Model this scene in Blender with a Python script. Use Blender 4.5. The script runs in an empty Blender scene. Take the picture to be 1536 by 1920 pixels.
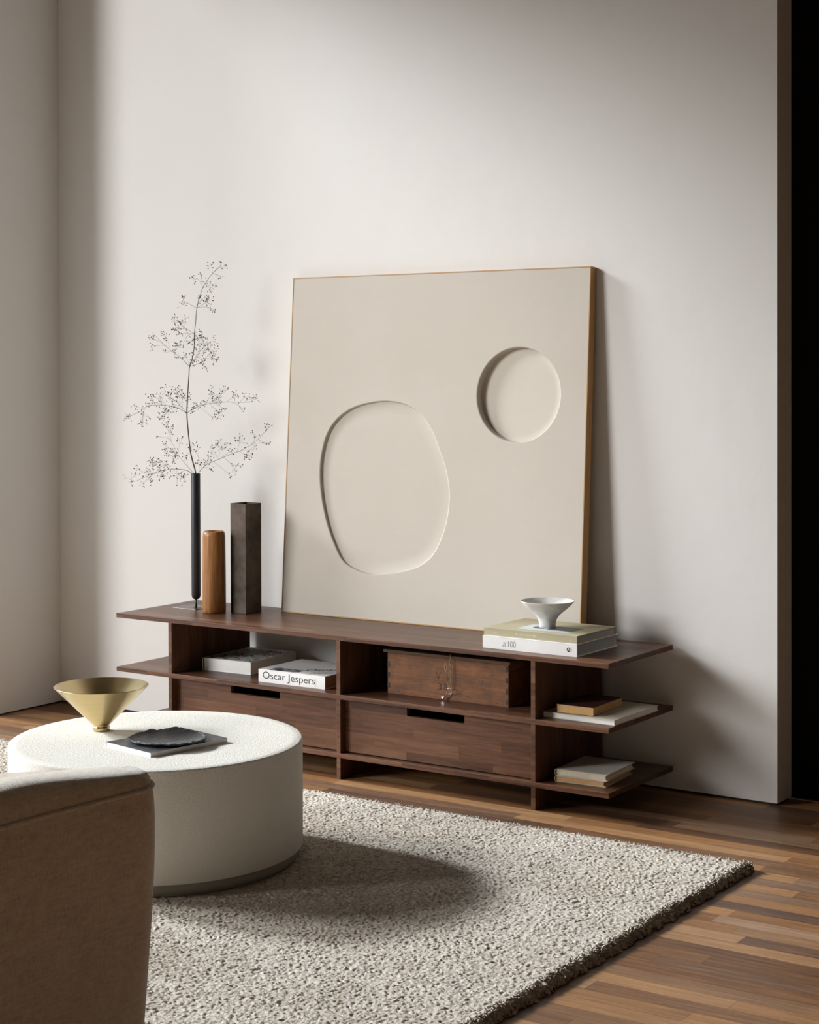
import bpy, bmesh, math, random
import numpy as np
from mathutils import Vector, Matrix
from math import pi, sin, cos, radians

SC = bpy.context.scene
COL = SC.collection
random.seed(7)

# ------------------------------------------------------------------ camera
cam_d = bpy.data.cameras.new('camera')
cam = bpy.data.objects.new('camera', cam_d)
COL.objects.link(cam)
cam_d.sensor_fit = 'HORIZONTAL'
cam_d.sensor_width = 36.0
cam_d.lens = 3295.0 * 36.0 / 1536.0
cam_d.shift_y = -(960.0 - 730.0) / 1536.0
cam_d.clip_start = 0.05
Fv = Vector((-0.56181188, 0.82719176, -0.01100897))
Rv = Vector((0.82725537, 0.56181986, -0.00264564))
Uv = Vector((-0.00399661, 0.01059358, 0.9999359))
m = Matrix.Identity(4)
for i in range(3):
    m[i][0] = Rv[i]; m[i][1] = Uv[i]; m[i][2] = -Fv[i]
m.translation = Vector((4.88254, -5.61889, 1.48263))
cam.matrix_world = m
SC.camera = cam

# ------------------------------------------------------------------ light
world = bpy.data.worlds.new('world')
SC.world = world
world.use_nodes = True
wb = world.node_tree.nodes['Background']
wb.inputs[0].default_value = (1.0, 0.85, 0.66, 1)
wb.inputs[1].default_value = 0.16


def sun(name, direction, strength, color, angle):
    d = bpy.data.lights.new(name, 'SUN')
    d.energy = strength
    d.color = color
    d.angle = radians(angle)
    o = bpy.data.objects.new(name, d)
    COL.objects.link(o)
    o.rotation_euler = Vector(direction).to_track_quat('-Z', 'Y').to_euler()
    o.location = (-4, -3, 3)
    return o


# cool daylight that falls straight across the room, warmer light slanting onto the back wall
sun('daylight_cool', (1.0, 0.02, -0.52), 4.4, (0.86, 0.93, 1.0), 6)
sun('daylight_middle', (1.0, 0.28, -0.52), 2.9, (0.94, 0.97, 1.0), 14)
sun('daylight_slanting', (0.75, 1.0, -0.40), 2.5, (0.985, 0.99, 1.0), 20)


def window_light(name, loc, sy, sz, power, color):
    """the bright sky that fills the window opening in the left wall"""
    d = bpy.data.lights.new(name, 'AREA')
    d.shape = 'RECTANGLE'
    d.size = sy
    d.size_y = sz
    d.energy = power
    d.color = color
    o = bpy.data.objects.new(name, d)
    COL.objects.link(o)
    o.location = loc
    o.rotation_euler = (radians(90), 0, radians(-90))
    return o


window_light('window_daylight', (-0.96, -1.65, 1.35), 2.45, 2.60, 12, (0.80, 0.90, 1.0))

vs = SC.view_settings
vs.view_transform = 'Standard'
vs.look = 'None'
vs.exposure = 0.0
vs.gamma = 1.0
vs.use_curve_mapping = False


# ------------------------------------------------------------------ materials
class NT:
    def __init__(s, name):
        s.m = bpy.data.materials.new(name)
        s.m.use_nodes = True
        s.t = s.m.node_tree
        s.b = s.t.nodes['Principled BSDF']

    def n(s, kind, **kw):
        nd = s.t.nodes.new(kind)
        for k, v in kw.items():
            setattr(nd, k, v)
        return nd

    def l(s, a, b):
        s.t.links.new(a, b)

    def setin(s, nd, key, v):
        if hasattr(v, 'is_output'):
            s.l(v, nd.inputs[key])
        else:
            nd.inputs[key].default_value = v

    def math(s, op, a, b=0.0, c=None):
        nd = s.n('ShaderNodeMath', operation=op)
        s.setin(nd, 0, a); s.setin(nd, 1, b)
        if c is not None:
            s.setin(nd, 2, c)
        return nd.outputs[0]

    def coord(s, scale=(1, 1, 1), loc=(0, 0, 0), rot=(0, 0, 0)):
        tc = s.n('ShaderNodeTexCoord')
        mp = s.n('ShaderNodeMapping')
        s.l(tc.outputs['Object'], mp.inputs[0])
        mp.inputs['Scale'].default_value = scale
        mp.inputs['Location'].default_value = loc
        mp.inputs['Rotation'].default_value = rot
        return mp.outputs[0]

    def noise(s, vec, scale, detail=3, rough=0.5):
        nd = s.n('ShaderNodeTexNoise')
        s.setin(nd, 'Vector', vec)
        nd.inputs['Scale'].default_value = scale
        nd.inputs['Detail'].default_value = detail
        nd.inputs['Roughness'].default_value = rough
        return nd.outputs[0]

    def ramp(s, fac, stops):
        nd = s.n('ShaderNodeValToRGB')
        s.l(fac, nd.inputs[0])
        e = nd.color_ramp.elements
        while len(e) < len(stops):
            e.new(0.5)
        for i, (p, c) in enumerate(stops):
            e[i].position = p
            e[i].color = (*c, 1) if len(c) == 3 else c
        return nd.outputs[0]

    def mix(s, fac, a, b, mode='MIX'):
        nd = s.n('ShaderNodeMix', data_type='RGBA', blend_type=mode)
        s.setin(nd, 0, fac)
        for idx, v in ((6, a), (7, b)):
            if hasattr(v, 'is_output'):
                s.l(v, nd.inputs[idx])
            else:
                nd.inputs[idx].default_value = (*v, 1) if len(v) == 3 else v
        return nd.outputs[2]

    def bump(s, h, strength=0.3, dist=0.01):
        nd = s.n('ShaderNodeBump')
        nd.inputs['Strength'].default_value = strength
        nd.inputs['Distance'].default_value = dist
        s.l(h, nd.inputs['Height'])
        s.l(nd.outputs[0], s.b.inputs['Normal'])

    def base(s, v):
        s.setin(s.b, 'Base Color', v if hasattr(v, 'is_output') else ((*v, 1)))

    def rough(s, v):
        s.setin(s.b, 'Roughness', v)


def plain(name, c, rough=0.6, metal=0.0, spec=None, var=0.06, vscale=8):
    t = NT(name)
    v = t.noise(t.coord(), vscale, 3)
    lo = tuple(x * (1 - var) for x in c)
    hi = tuple(min(1, x * (1 + var)) for x in c)
    t.base(t.ramp(v, [(0.3, lo), (0.7, hi)]))
    t.rough(rough)
    t.b.inputs['Metallic'].default_value = metal
    if spec is not None:
        t.b.inputs['Specular IOR Level'].default_value = spec
    return t.m


def plank_mat(name, axes, w, L, stops, grain=0.35, rough=0.4, gap=0.0, gapcol=(0.02, 0.012, 0.008),
              seed=0.0, contrast=1.0, bump=0.08, coat=0.0, spec=0.35, grime=0.0, tint=0.0):
    """boards running along axes[0], stacked along axes[1]"""
    t = NT(name)
    tc = t.n('ShaderNodeTexCoord')
    sp = t.n('ShaderNodeSeparateXYZ')
    t.l(tc.outputs['Object'], sp.inputs[0])
    idx = {'x': 0, 'y': 1, 'z': 2}
    u = sp.outputs[idx[axes[0]]]
    v = sp.outputs[idx[axes[1]]]
    q = sp.outputs[idx[axes[2]]]
    vr = t.math('DIVIDE', t.math('ADD', v, 10.0 + seed), w)
    row = t.math('FLOOR', vr)
    wn = t.n('ShaderNodeTexWhiteNoise', noise_dimensions='1D')
    t.l(t.math('ADD', row, 0.37 + seed), wn.inputs['W'])
    ur = t.math('ADD', t.math('DIVIDE', t.math('ADD', u, 10.0), L), t.math('MULTIPLY', wn.outputs[0], 7.0))
    col = t.math('FLOOR', ur)
    cb = t.n('ShaderNodeCombineXYZ')
    t.l(row, cb.inputs[0]); t.l(col, cb.inputs[1]); cb.inputs[2].default_value = seed
    w2 = t.n('ShaderNodeTexWhiteNoise', noise_dimensions='3D')
    t.l(cb.outputs[0], w2.inputs['Vector'])
    rnd = w2.outputs[0]
    # grain
    g = t.n('ShaderNodeCombineXYZ')
    t.l(t.math('MULTIPLY', u, 2.2), g.inputs[0])
    t.l(t.math('MULTIPLY', v, 34.0), g.inputs[1])
    t.l(t.math('ADD', t.math('MULTIPLY', rnd, 37.0), t.math('MULTIPLY', q, 20.0)), g.inputs[2])
    gn = t.noise(g.outputs[0], 2.2, 6, 0.62)
    g2 = t.n('ShaderNodeCombineXYZ')
    t.l(t.math('MULTIPLY', u, 14.0), g2.inputs[0])
    t.l(t.math('MULTIPLY', v, 420.0), g2.inputs[1])
    t.l(t.math('MULTIPLY', rnd, 91.0), g2.inputs[2])
    gf = t.noise(g2.outputs[0], 1.0, 3, 0.6)
    f = t.math('ADD', t.math('MULTIPLY', t.math('SUBTRACT', rnd, 0.5), contrast),
               t.math('MULTIPLY', t.math('SUBTRACT', gn, 0.5), grain * 2.2))
    f = t.math('ADD', t.math('ADD', f, 0.5), t.math('MULTIPLY', t.math('SUBTRACT', gf, 0.5), grain * 0.9))
    c = t.ramp(f, stops)
    if gap > 0:
        fr = t.math('FRACT', vr)
        d = t.math('MINIMUM', fr, t.math('SUBTRACT', 1.0, fr))
        d = t.math('MULTIPLY', d, w)
        fu = t.math('FRACT', ur)
        du = t.math('MULTIPLY', t.math('MINIMUM', fu, t.math('SUBTRACT', 1.0, fu)), L)
        dd = t.math('MINIMUM', d, du)
        k = t.math('LESS_THAN', dd, gap)
        c = t.mix(t.math('MULTIPLY', k, 0.6), c, gapcol)
    if tint > 0:      # single boards lean to a greyer or a more golden timber
        w3 = t.n('ShaderNodeTexWhiteNoise', noise_dimensions='3D')
        cb2 = t.n('ShaderNodeVectorMath', operation='ADD')
        t.l(cb.outputs[0], cb2.inputs[0]); cb2.inputs[1].default_value = (3.3, 7.1, 1.7)
        t.l(cb2.outputs[0], w3.inputs['Vector'])
        hue = t.ramp(w3.outputs[0], [(0.0, (0.78, 0.86, 1.15)), (0.35, (1.0, 1.0, 1.0)), (0.7, (1.12, 1.0, 0.80)), (1.0, (1.25, 1.06, 0.78))])
        c = t.mix(tint, c, hue, 'MULTIPLY')
    if grime > 0:     # old handling stains
        gr = t.noise(t.coord(scale=(1, 1, 1.6)), 9, 5, 0.7)
        k = t.ramp(gr, [(0.40, (1, 1, 1)), (0.62, (0, 0, 0))])
        c = t.mix(t.math('MULTIPLY', k, grime), c, (0.055, 0.030, 0.018))
    t.base(c)
    t.rough(t.math('ADD', rough - 0.08, t.math('MULTIPLY', gn, 0.16)))
    t.b.inputs['Coat Weight'].default_value = coat
    t.b.inputs['Specular IOR Level'].default_value = spec
    t.b.inputs['Coat Roughness'].default_value = 0.25
    t.bump(t.math('ADD', t.math('MULTIPLY', gf, 0.6), gn), bump, 0.002)
    return t.m


M = {}
# plaster walls
def wall_mat():
    t = NT('wall_plaster')
    c = t.coord()
    big = t.noise(c, 0.9, 4, 0.55)
    t.base(t.ramp(big, [(0.3, (0.775, 0.755, 0.72)), (0.7, (0.81, 0.795, 0.765))]))
    t.rough(0.75)
    t.b.inputs['Specular IOR Level'].default_value = 0.25
    fine = t.noise(c, 70, 3, 0.6)
    mid = t.noise(c, 9, 4, 0.6)
    t.bump(t.math('ADD', t.math('MULTIPLY', fine, 0.18), mid), 0.25, 0.006)
    return t.m
M['wall'] = wall_mat()
M['ceiling'] = plain('low_bounce_ceiling', (0.10, 0.075, 0.055), 0.8)  # unseen ceiling, colour darkened to cut bounced light
M['side_wall'] = plain('low_bounce_wall', (0.16, 0.12, 0.085), 0.8)  # unseen walls on the right, darkened to reduce light bounce
M['dark'] = plain('opening_darkness', (0.004, 0.0035, 0.0035), 0.75, spec=0.1)  # near-black colour stands for the darkness of the right-hand opening
M['gap'] = plain('shadow_gap_black', (0.012, 0.01, 0.009), 0.8)
M['window_frame'] = plain('dark_window_frame', (0.03, 0.028, 0.026), 0.5)

floor_stops = [(0.0, (0.080, 0.040, 0.022)), (0.25, (0.150, 0.076, 0.040)), (0.45, (0.225, 0.118, 0.058)),
               (0.62, (0.285, 0.155, 0.075)), (0.8, (0.36, 0.205, 0.102)), (1.0, (0.46, 0.285, 0.15))]
M['floor'] = plank_mat('oak_strip_floor', 'xyz', 0.064, 0.95, floor_stops, grain=0.42, rough=0.42,
                       gap=0.0007, seed=0.3, contrast=0.62, bump=0.12, tint=0.75)
w_stops = [(0.0, (0.030, 0.013, 0.007)), (0.3, (0.072, 0.031, 0.017)), (0.55, (0.118, 0.053, 0.028)),
           (0.8, (0.170, 0.080, 0.043)), (1.0, (0.24, 0.120, 0.068))]
WOOD = [plank_mat('walnut_flat', 'xyz', 0.043, 0.42, w_stops, grain=0.42, rough=0.34, contrast=0.34, seed=1.1, spec=0.25),
        plank_mat('walnut_front', 'xzy', 0.043, 0.36, w_stops, grain=0.42, rough=0.42, contrast=0.46, seed=2.3, spec=0.25),
        plank_mat('walnut_side', 'zyx', 0.043, 0.42, w_stops, grain=0.42, rough=0.42, contrast=0.30, seed=3.7, spec=0.12)]
oak_stops = [(0.0, (0.30, 0.15, 0.045)), (0.5, (0.42, 0.235, 0.085)), (1.0, (0.56, 0.35, 0.15))]
M['oak'] = plank_mat('golden_oak', 'zxy', 0.5, 3.0, oak_stops, grain=0.4, rough=0.45, contrast=0.1)
M['oak_h'] = plank_mat('golden_oak_rail', 'xzy', 0.5, 3.0, oak_stops, grain=0.4, rough=0.45, contrast=0.1)
box_stops = [(0.0, (0.10, 0.042, 0.020)), (0.35, (0.20, 0.080, 0.032)), (0.6, (0.27, 0.108, 0.042)),
             (0.85, (0.31, 0.14, 0.060)), (1.0, (0.36, 0.17, 0.08))]
M['box'] = plank_mat('old_crate_wood', 'xzy', 0.6, 4.0, box_stops, grain=0.6, rough=0.6, contrast=0.1, seed=5.2, bump=0.3, grime=0.5)
M['box_dark'] = plank_mat('old_crate_end_grain', 'xzy', 0.6, 4.0,
                          [(0.0, (0.02, 0.013, 0.01)), (1.0, (0.10, 0.062, 0.04))], grain=0.6, rough=0.7, contrast=0.1)
M['box_lid'] = plank_mat('old_crate_lid', 'xzy', 0.6, 4.0,
                         [(0.0, (0.04, 0.025, 0.016)), (0.5, (0.11, 0.064, 0.036)), (1.0, (0.19, 0.11, 0.065))],
                         grain=0.7, rough=0.65, contrast=0.1)
vase_stops = [(0.0, (0.10, 0.040, 0.013)), (0.4, (0.26, 0.110, 0.032)), (0.65, (0.40, 0.180, 0.055)), (1.0, (0.48, 0.25, 0.085))]
M['vase_wood'] = plank_mat('turned_wood', 'zxy', 0.5, 3.0, vase_stops, grain=0.55, rough=0.4, contrast=0.1, seed=1.9)


def art_mat():
    t = NT('art_plaster')
    c = t.coord()
    n1 = t.noise(c, 1.6, 4, 0.6)
    t.base(t.ramp(n1, [(0.3, (0.53, 0.478, 0.405)), (0.7, (0.57, 0.52, 0.45))]))
    t.rough(0.7)
    n2 = t.noise(t.coord(scale=(3, 3, 60)), 3, 3, 0.6)
    sp = t.noise(c, 55, 2, 0.5)
    t.bump(t.math('ADD', n2, t.math('MULTIPLY', sp, 0.2)), 0.12, 0.002)
    return t.m
M['art'] = art_mat()


def table_mat():
    t = NT('mineral_plaster')
    c = t.coord()
    n1 = t.noise(c, 2.5, 4, 0.6)
    t.base(t.ramp(n1, [(0.3, (0.71, 0.67, 0.59)), (0.7, (0.76, 0.725, 0.65))]))
    t.rough(0.8)
    t.b.inputs['Specular IOR Level'].default_value = 0.2
    a = t.noise(c, 230, 3, 0.65)
    b = t.math('MULTIPLY', t.noise(c, 110, 3, 0.7), 0.7)
    vo = t.n('ShaderNodeTexVoronoi')
    t.l(c, vo.inputs['Vector']); vo.inputs['Scale'].default_value = 150
    pit = t.ramp(vo.outputs['Distance'], [(0.0, (0, 0, 0)), (0.35, (1, 1, 1))])
    h = t.math('ADD', t.math('ADD', t.math('MULTIPLY', a, 0.9), b), t.math('MULTIPLY', pit, 0.25))
    t.bump(h, 0.5, 0.004)
    return t.m
M['table'] = table_mat()
M['plinth'] = plain('plinth_grey', (0.30, 0.28, 0.24), 0.8)  # greyer and darker than the drum


def fabric_mat():
    t = NT('woven_upholstery')
    c = t.coord()
    st = t.noise(t.coord(scale=(1, 1, 5)), 40, 4, 0.7)
    st2 = t.noise(t.coord(scale=(3, 3, 1)), 60, 3, 0.7)
    mot = t.noise(c, 7, 3, 0.6)
    f = t.math('ADD', t.math('MULTIPLY', st, 0.45), t.math('ADD', t.math('MULTIPLY', st2, 0.3), t.math('MULTIPLY', mot, 0.25)))
    t.base(t.ramp(f, [(0.32, (0.46, 0.38, 0.29)), (0.5, (0.66, 0.57, 0.455)), (0.68, (0.80, 0.72, 0.61))]))
    t.rough(0.95)
    t.b.inputs['Sheen Weight'].default_value = 0.55
    t.b.inputs['Sheen Roughness'].default_value = 0.4
    t.b.inputs['Specular IOR Level'].default_value = 0.1
    wv = t.noise(t.coord(scale=(1, 1, 1)), 420, 2, 0.6)
    t.bump(t.math('ADD', wv, t.math('ADD', st, st2)), 0.5, 0.0025)
    return t.m
M['fabric'] = fabric_mat()


def rug_mat():
    t = NT('wool_pile')
    c = t.coord()
    mot = t.noise(c, 60, 3, 0.7)
    big = t.noise(t.coord(scale=(1.0, 1.6, 1)), 2.5, 3, 0.6)
    f = t.math('ADD', t.math('MULTIPLY', mot, 0.7), t.math('MULTIPLY', big, 0.3))
    t.base(t.ramp(f, [(0.3, (0.44, 0.345, 0.25)), (0.5, (0.76, 0.665, 0.555)), (0.7, (0.90, 0.825, 0.725))]))
    t.rough(1.0)
    t.b.inputs['Sheen Weight'].default_value = 0.1
    t.b.inputs['Specular IOR Level'].default_value = 0.05
    t.bump(t.noise(c, 420, 3, 0.8), 0.9, 0.004)
    return t.m
M['rug'] = rug_mat()

M['paper'] = plain('book_paper', (0.84, 0.83, 0.80), 0.8, var=0.02, vscale=60)
M['paper_grey'] = plain('book_paper_grey', (0.42, 0.42, 0.40), 0.8, vscale=60)
M['paper_brown'] = plain('book_paper_tan', (0.36, 0.22, 0.14), 0.8, vscale=60)
M['paper_amber'] = plain('book_paper_amber', (0.66, 0.40, 0.16), 0.8, vscale=60)
M['paper_cream'] = plain('book_paper_cream', (0.72, 0.64, 0.48), 0.8, vscale=60)
M['paper_peach'] = plain('book_paper_peach', (0.68, 0.40, 0.19), 0.8, vscale=60)
M['white_cover'] = plain('cover_white', (0.82, 0.81, 0.79), 0.5)
M['cream_cover'] = plain('cover_cream', (0.66, 0.60, 0.47), 0.6)
M['bone_cover'] = plain('cover_bone', (0.60, 0.57, 0.49), 0.7)
M['khaki_cover'] = plain('cover_khaki', (0.42, 0.37, 0.235), 0.6)
M['maroon_cover'] = plain('cover_maroon', (0.07, 0.018, 0.014), 0.5)
M['ink'] = plain('black_ink', (0.02, 0.022, 0.028), 0.6)
M['ink_grey'] = plain('grey_ink', (0.13, 0.13, 0.13), 0.6)
M['ink_white'] = plain('white_ink', (0.8, 0.79, 0.74), 0.6)
M['print_pale'] = plain('pale_print', (0.52, 0.55, 0.57), 0.5)
M['print_and_shadow'] = plain('dark_print_and_shadow', (0.06, 0.06, 0.062), 0.5)  # serves the printed spot and the bowl's painted shadow on the khaki cover
M['stain'] = plain('stencil_stain', (0.055, 0.032, 0.022), 0.8)


def scrawl_mat():
    t = NT('scrawled_cover')
    c = t.coord(scale=(1.0, 0.75, 1), rot=(0, 0, 0.4))
    nd = t.n('ShaderNodeTexNoise')
    t.l(c, nd.inputs['Vector'])
    nd.inputs['Scale'].default_value = 15
    nd.inputs['Detail'].default_value = 5
    nd.inputs['Distortion'].default_value = 3.5
    a = t.math('ABSOLUTE', t.math('SUBTRACT', nd.outputs[0], 0.5))
    t.base(t.ramp(a, [(0.030, (0.010, 0.010, 0.010)), (0.045, (0.62, 0.60, 0.55))]))
    t.rough(0.5)
    return t.m
M['scrawl'] = scrawl_mat()


def photo_mat(name, stops, scale=7, dist=1.0):
    t = NT(name)
    nd = t.n('ShaderNodeTexNoise')
    t.l(t.coord(scale=(1, 1.8, 1)), nd.inputs['Vector'])
    nd.inputs['Scale'].default_value = scale
    nd.inputs['Detail'].default_value = 6
    nd.inputs['Distortion'].default_value = dist
    t.base(t.ramp(nd.outputs[0], stops))
    t.rough(0.32)
    return t.m
M['photo_print'] = photo_mat('photographic_print', [(0.40, (0.02, 0.022, 0.03)), (0.5, (0.16, 0.17, 0.18)), (0.6, (0.6, 0.61, 0.62))], 28)
M['magazine_cover'] = photo_mat('slate_cover', [(0.35, (0.035, 0.037, 0.042)), (0.55, (0.10, 0.105, 0.115)), (0.72, (0.36, 0.38, 0.40))], 5)


def metal(name, c, rough, var=0.15, scale=6, stretch=(1, 1, 1), aniso=0.0):
    t = NT(name)
    n1 = t.noise(t.coord(scale=stretch), scale, 5, 0.6)
    t.base(t.ramp(n1, [(0.3, tuple(x * (1 - var) for x in c)), (0.7, tuple(min(1, x * (1 + var)) for x in c))]))
    t.b.inputs['Metallic'].default_value = 1.0
    t.rough(t.math('ADD', rough - 0.05, t.math('MULTIPLY', n1, 0.1)))
    t.b.inputs['Anisotropic'].default_value = aniso
    return t.m
M['brass'] = metal('brushed_brass', (0.58, 0.455, 0.235), 0.24, 0.05, 40, (0.2, 0.2, 6), 0.0)
M['bronze'] = metal('patinated_bronze', (0.062, 0.044, 0.031), 0.42, 0.65, 14)
M['bronze'].node_tree.nodes['Principled BSDF'].inputs['Metallic'].default_value = 0.5
M['steel'] = metal('steel', (0.20, 0.195, 0.175), 0.35, 0.1)
M['key'] = metal('nickel_key', (0.62, 0.58, 0.52), 0.28, 0.15, 30)
M['black_metal'] = plain('matt_black_metal', (0.012, 0.014, 0.017), 0.48)
M['string'] = plain('twine', (0.42, 0.29, 0.16), 0.9)
M['stem'] = plain('dried_stem', (0.075, 0.05, 0.035), 0.8)
M['seed'] = plain('dried_seed', (0.055, 0.022, 0.015), 0.7)


def ceramic_mat():
    t = NT('chalky_ceramic')
    n1 = t.noise(t.coord(), 30, 5, 0.65)
    t.base(t.ramp(n1, [(0.35, (0.60, 0.58, 0.545)), (0.65, (0.74, 0.73, 0.70))]))
    t.rough(0.75)
    t.bump(t.noise(t.coord(), 90, 3), 0.25, 0.002)
    return t.m
M['ceramic'] = ceramic_mat()


def slate_mat():
    t = NT('cast_slate')
    c = t.coord()
    n1 = t.noise(c, 30, 5, 0.7)
    t.base(t.ramp(n1, [(0.35, (0.030, 0.031, 0.035)), (0.7, (0.13, 0.137, 0.15))]))
    t.rough(0.33)
    t.bump(t.math('ADD', n1, t.noise(c, 140, 4, 0.7)), 1.0, 0.009)
    return t.m
M['slate'] = slate_mat()


# ------------------------------------------------------------------ mesh helpers
def link(name, me, parent=None, mats=()):
    o = bpy.data.objects.new(name, me)
    COL.objects.link(o)
    for k in mats:
        me.materials.append(k)
    if parent is not None:
        o.parent = parent
    return o


def from_bm(name, bm, mats, parent=None, smooth=False):
    me = bpy.data.meshes.new(name)
    bmesh.ops.recalc_face_normals(bm, faces=bm.faces)
    for f in bm.faces:
        f.smooth = smooth
    bm.to_mesh(me)
    bm.free()
    if not isinstance(mats, (list, tuple)):
        mats = [mats]
    return link(name, me, parent, mats)


def bm_box(bm, a, b, bev=0.0, mi=0):
    x0, y0, z0 = a; x1, y1, z1 = b
    r = bmesh.ops.create_cube(bm, size=1.0)
    v = r['verts']
    for p in v:
        p.co = Vector(((x0 + x1) / 2 + p.co.x * (x1 - x0), (y0 + y1) / 2 + p.co.y * (y1 - y0), (z0 + z1) / 2 + p.co.z * (z1 - z0)))
    fs = set()
    for p in v:
        for f in p.link_faces:
            fs.add(f)
    for f in fs:
        f.material_index = mi
    if bev > 0:
        es = set()
        for f in fs:
            for e in f.edges:
                es.add(e)
        rr = bmesh.ops.bevel(bm, geom=list(es), offset=bev, segments=2, affect='EDGES', profile=0.5)
        for f in rr['faces']:
            f.material_index = mi
    return fs


def box(name, a, b, mats, parent=None, bev=0.0):
    bm = bmesh.new()
    bm_box(bm, a, b, bev)
    return from_bm(name, bm, mats, parent)


def by_normal(o):
    """three wood slots: flat faces, front faces, side faces"""
    for f in o.data.polygons:
        n = f.normal
        ax = max(range(3), key=lambda i: abs(n[i]))
        f.material_index = {2: 0, 1: 1, 0: 2}[ax]
    return o


def wood_box(name, a, b, parent, bev=0.0008):
    return by_normal(box(name, a, b, WOOD, parent, bev))


def lathe(name, prof, mat, parent=None, seg=96, loc=(0, 0, 0), close=False, jit=None):
    bm = bmesh.new()
    rings = []
    for r, z in prof:
        if r < 1e-6:
            rings.append([bm.verts.new((loc[0], loc[1], loc[2] + z))])
        else:
            ring = []
            for i in range(seg):
                t = 2 * pi * i / seg
                k = jit(t, z) if jit else 1
                ring.append(bm.verts.new((loc[0] + r * k * cos(t), loc[1] + r * k * sin(t), loc[2] + z)))
            rings.append(ring)
    n = len(rings)
    for i in range(n - 1 + (1 if close else 0)):
        A, B = rings[i], rings[(i + 1) % n]
        if len(A) == 1 and len(B) == 1:
            continue
        for j in range(seg):
            k = (j + 1) % seg
            if len(A) == 1:
                bm.faces.new((A[0], B[j], B[k]))
            elif len(B) == 1:
                bm.faces.new((A[j], A[k], B[0]))
            else:
                bm.faces.new((A[j], A[k], B[k], B[j]))
    return from_bm(name, bm, mat, parent, smooth=True)


def tube_bm(bm, pts, radii, seg=6, mi=0):
    pts = [Vector(p) for p in pts]
    n = len(pts)
    if not isinstance(radii, (list, tuple)):
        radii = [radii] * n
    rings = []
    up = Vector((0, 0, 1))
    prev = None
    for i in range(n):
        d = (pts[min(i + 1, n - 1)] - pts[max(i - 1, 0)])
        if d.length < 1e-9:
            d = Vector((0, 0, 1))
        d.normalize()
        if prev is None:
            a = up if abs(d.z) < 0.9 else Vector((1, 0, 0))
            s = d.cross(a).normalized()
        else:
            s = (prev - d * prev.dot(d)).normalized()
        prev = s
        t = d.cross(s)
        rings.append([bm.verts.new(pts[i] + (s * cos(2 * pi * k / seg) + t * sin(2 * pi * k / seg)) * radii[i]) for k in range(seg)])
    for i in range(n - 1):
        for k in range(seg):
            f = bm.faces.new((rings[i][k], rings[i][(k + 1) % seg], rings[i + 1][(k + 1) % seg], rings[i + 1][k]))
            f.material_index = mi
    for r in (rings[0], rings[-1]):
        try:
            bm.faces.new(r).material_index = mi
        except ValueError:
            pass


def smooth_path(P, sub=6):
    P = [Vector(p) for p in P]
    out = []
    n = len(P)
    for i in range(n - 1):
        p0, p1, p2, p3 = P[max(i - 1, 0)], P[i], P[i + 1], P[min(i + 2, n - 1)]
        for k in range(sub):
            t = k / sub
            out.append(0.5 * ((2 * p1) + (-p0 + p2) * t + (2 * p0 - 5 * p1 + 4 * p2 - p3) * t * t + (-p0 + 3 * p1 - 3 * p2 + p3) * t ** 3))
    out.append(P[-1])
    return out


def closed_curve(P, sub=6):
    n = len(P)
    P = [Vector((p[0], p[1], 0)) for p in P]
    out = []
    for i in range(n):
        p0, p1, p2, p3 = P[i - 1], P[i], P[(i + 1) % n], P[(i + 2) % n]
        for k in range(sub):
            t = k / sub
            q = 0.5 * ((2 * p1) + (-p0 + p2) * t + (2 * p0 - 5 * p1 + 4 * p2 - p3) * t * t + (-p0 + 3 * p1 - 3 * p2 + p3) * t ** 3)
            out.append((q.x, q.y))
    return out


def thing(name, label, cat, loc=(0, 0, 0), rz=0.0, group=None):
    o = bpy.data.objects.new(name, None)
    COL.objects.link(o)
    o.empty_display_size = 0.05
    o.location = loc
    o.rotation_euler = (0, 0, rz)
    o['label'] = label
    o['category'] = cat
    if group:
        o['group'] = group
    return o


def tag(o, label, cat, group=None, kind=None):
    o['label'] = label
    o['category'] = cat
    if group:
        o['group'] = group
    if kind:
        o['kind'] = kind
    return o


def structure(o):
    o['kind'] = 'structure'
    return o


def text(name, body, origin, right, up, width, height, mat, parent, shear=0.0, bold=0.0, depth=0.0002):
    """lettering as a thin mesh, fitted to width x height, standing on origin (its lower left)"""
    cu = bpy.data.curves.new(name, 'FONT')
    cu.body = body
    cu.shear = shear
    cu.offset = bold
    tmp = bpy.data.objects.new('tmp_text', cu)
    COL.objects.link(tmp)
    dg = bpy.context.evaluated_depsgraph_get()
    me = bpy.data.meshes.new_from_object(tmp.evaluated_get(dg))
    bpy.data.objects.remove(tmp)
    bpy.data.curves.remove(cu)
    n = len(me.vertices)
    co = np.empty(n * 3); me.vertices.foreach_get('co', co); co = co.reshape(-1, 3)
    lo, hi = co.min(0), co.max(0)
    R = Vector(right).normalized(); U = Vector(up).normalized(); N = R.cross(U)
    O = Vector(origin)
    for v in me.vertices:
        a = (v.co.x - lo[0]) / (hi[0] - lo[0]) * width
        b = (v.co.y - lo[1]) / (hi[1] - lo[1]) * height
        v.co = O + R * a + U * b + N * depth
    me.materials.clear()
    return link(name, me, parent, [mat])


# ================================================================== THE ROOM
XC, XE, PD = -0.823, 2.571, 0.125     # corner, end of the back wall, wall thickness
CH = 4.6
fl = structure(box('floor', (-3.0, -9.0, -0.05), (8.0, 2.2, 0.0), M['floor']))
structure(box('ceiling', (XC - 0.45, -9.0, CH), (8.0, 2.2, CH + 0.1), M['ceiling']))
structure(box('wall_back', (XC - 0.45, 0.0, 0.008), (XE, PD, CH), M['wall']))
structure(box('trim_1', (XC, 0.008, 0.0), (XE - 0.008, PD - 0.01, 0.008), M['gap']))
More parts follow.
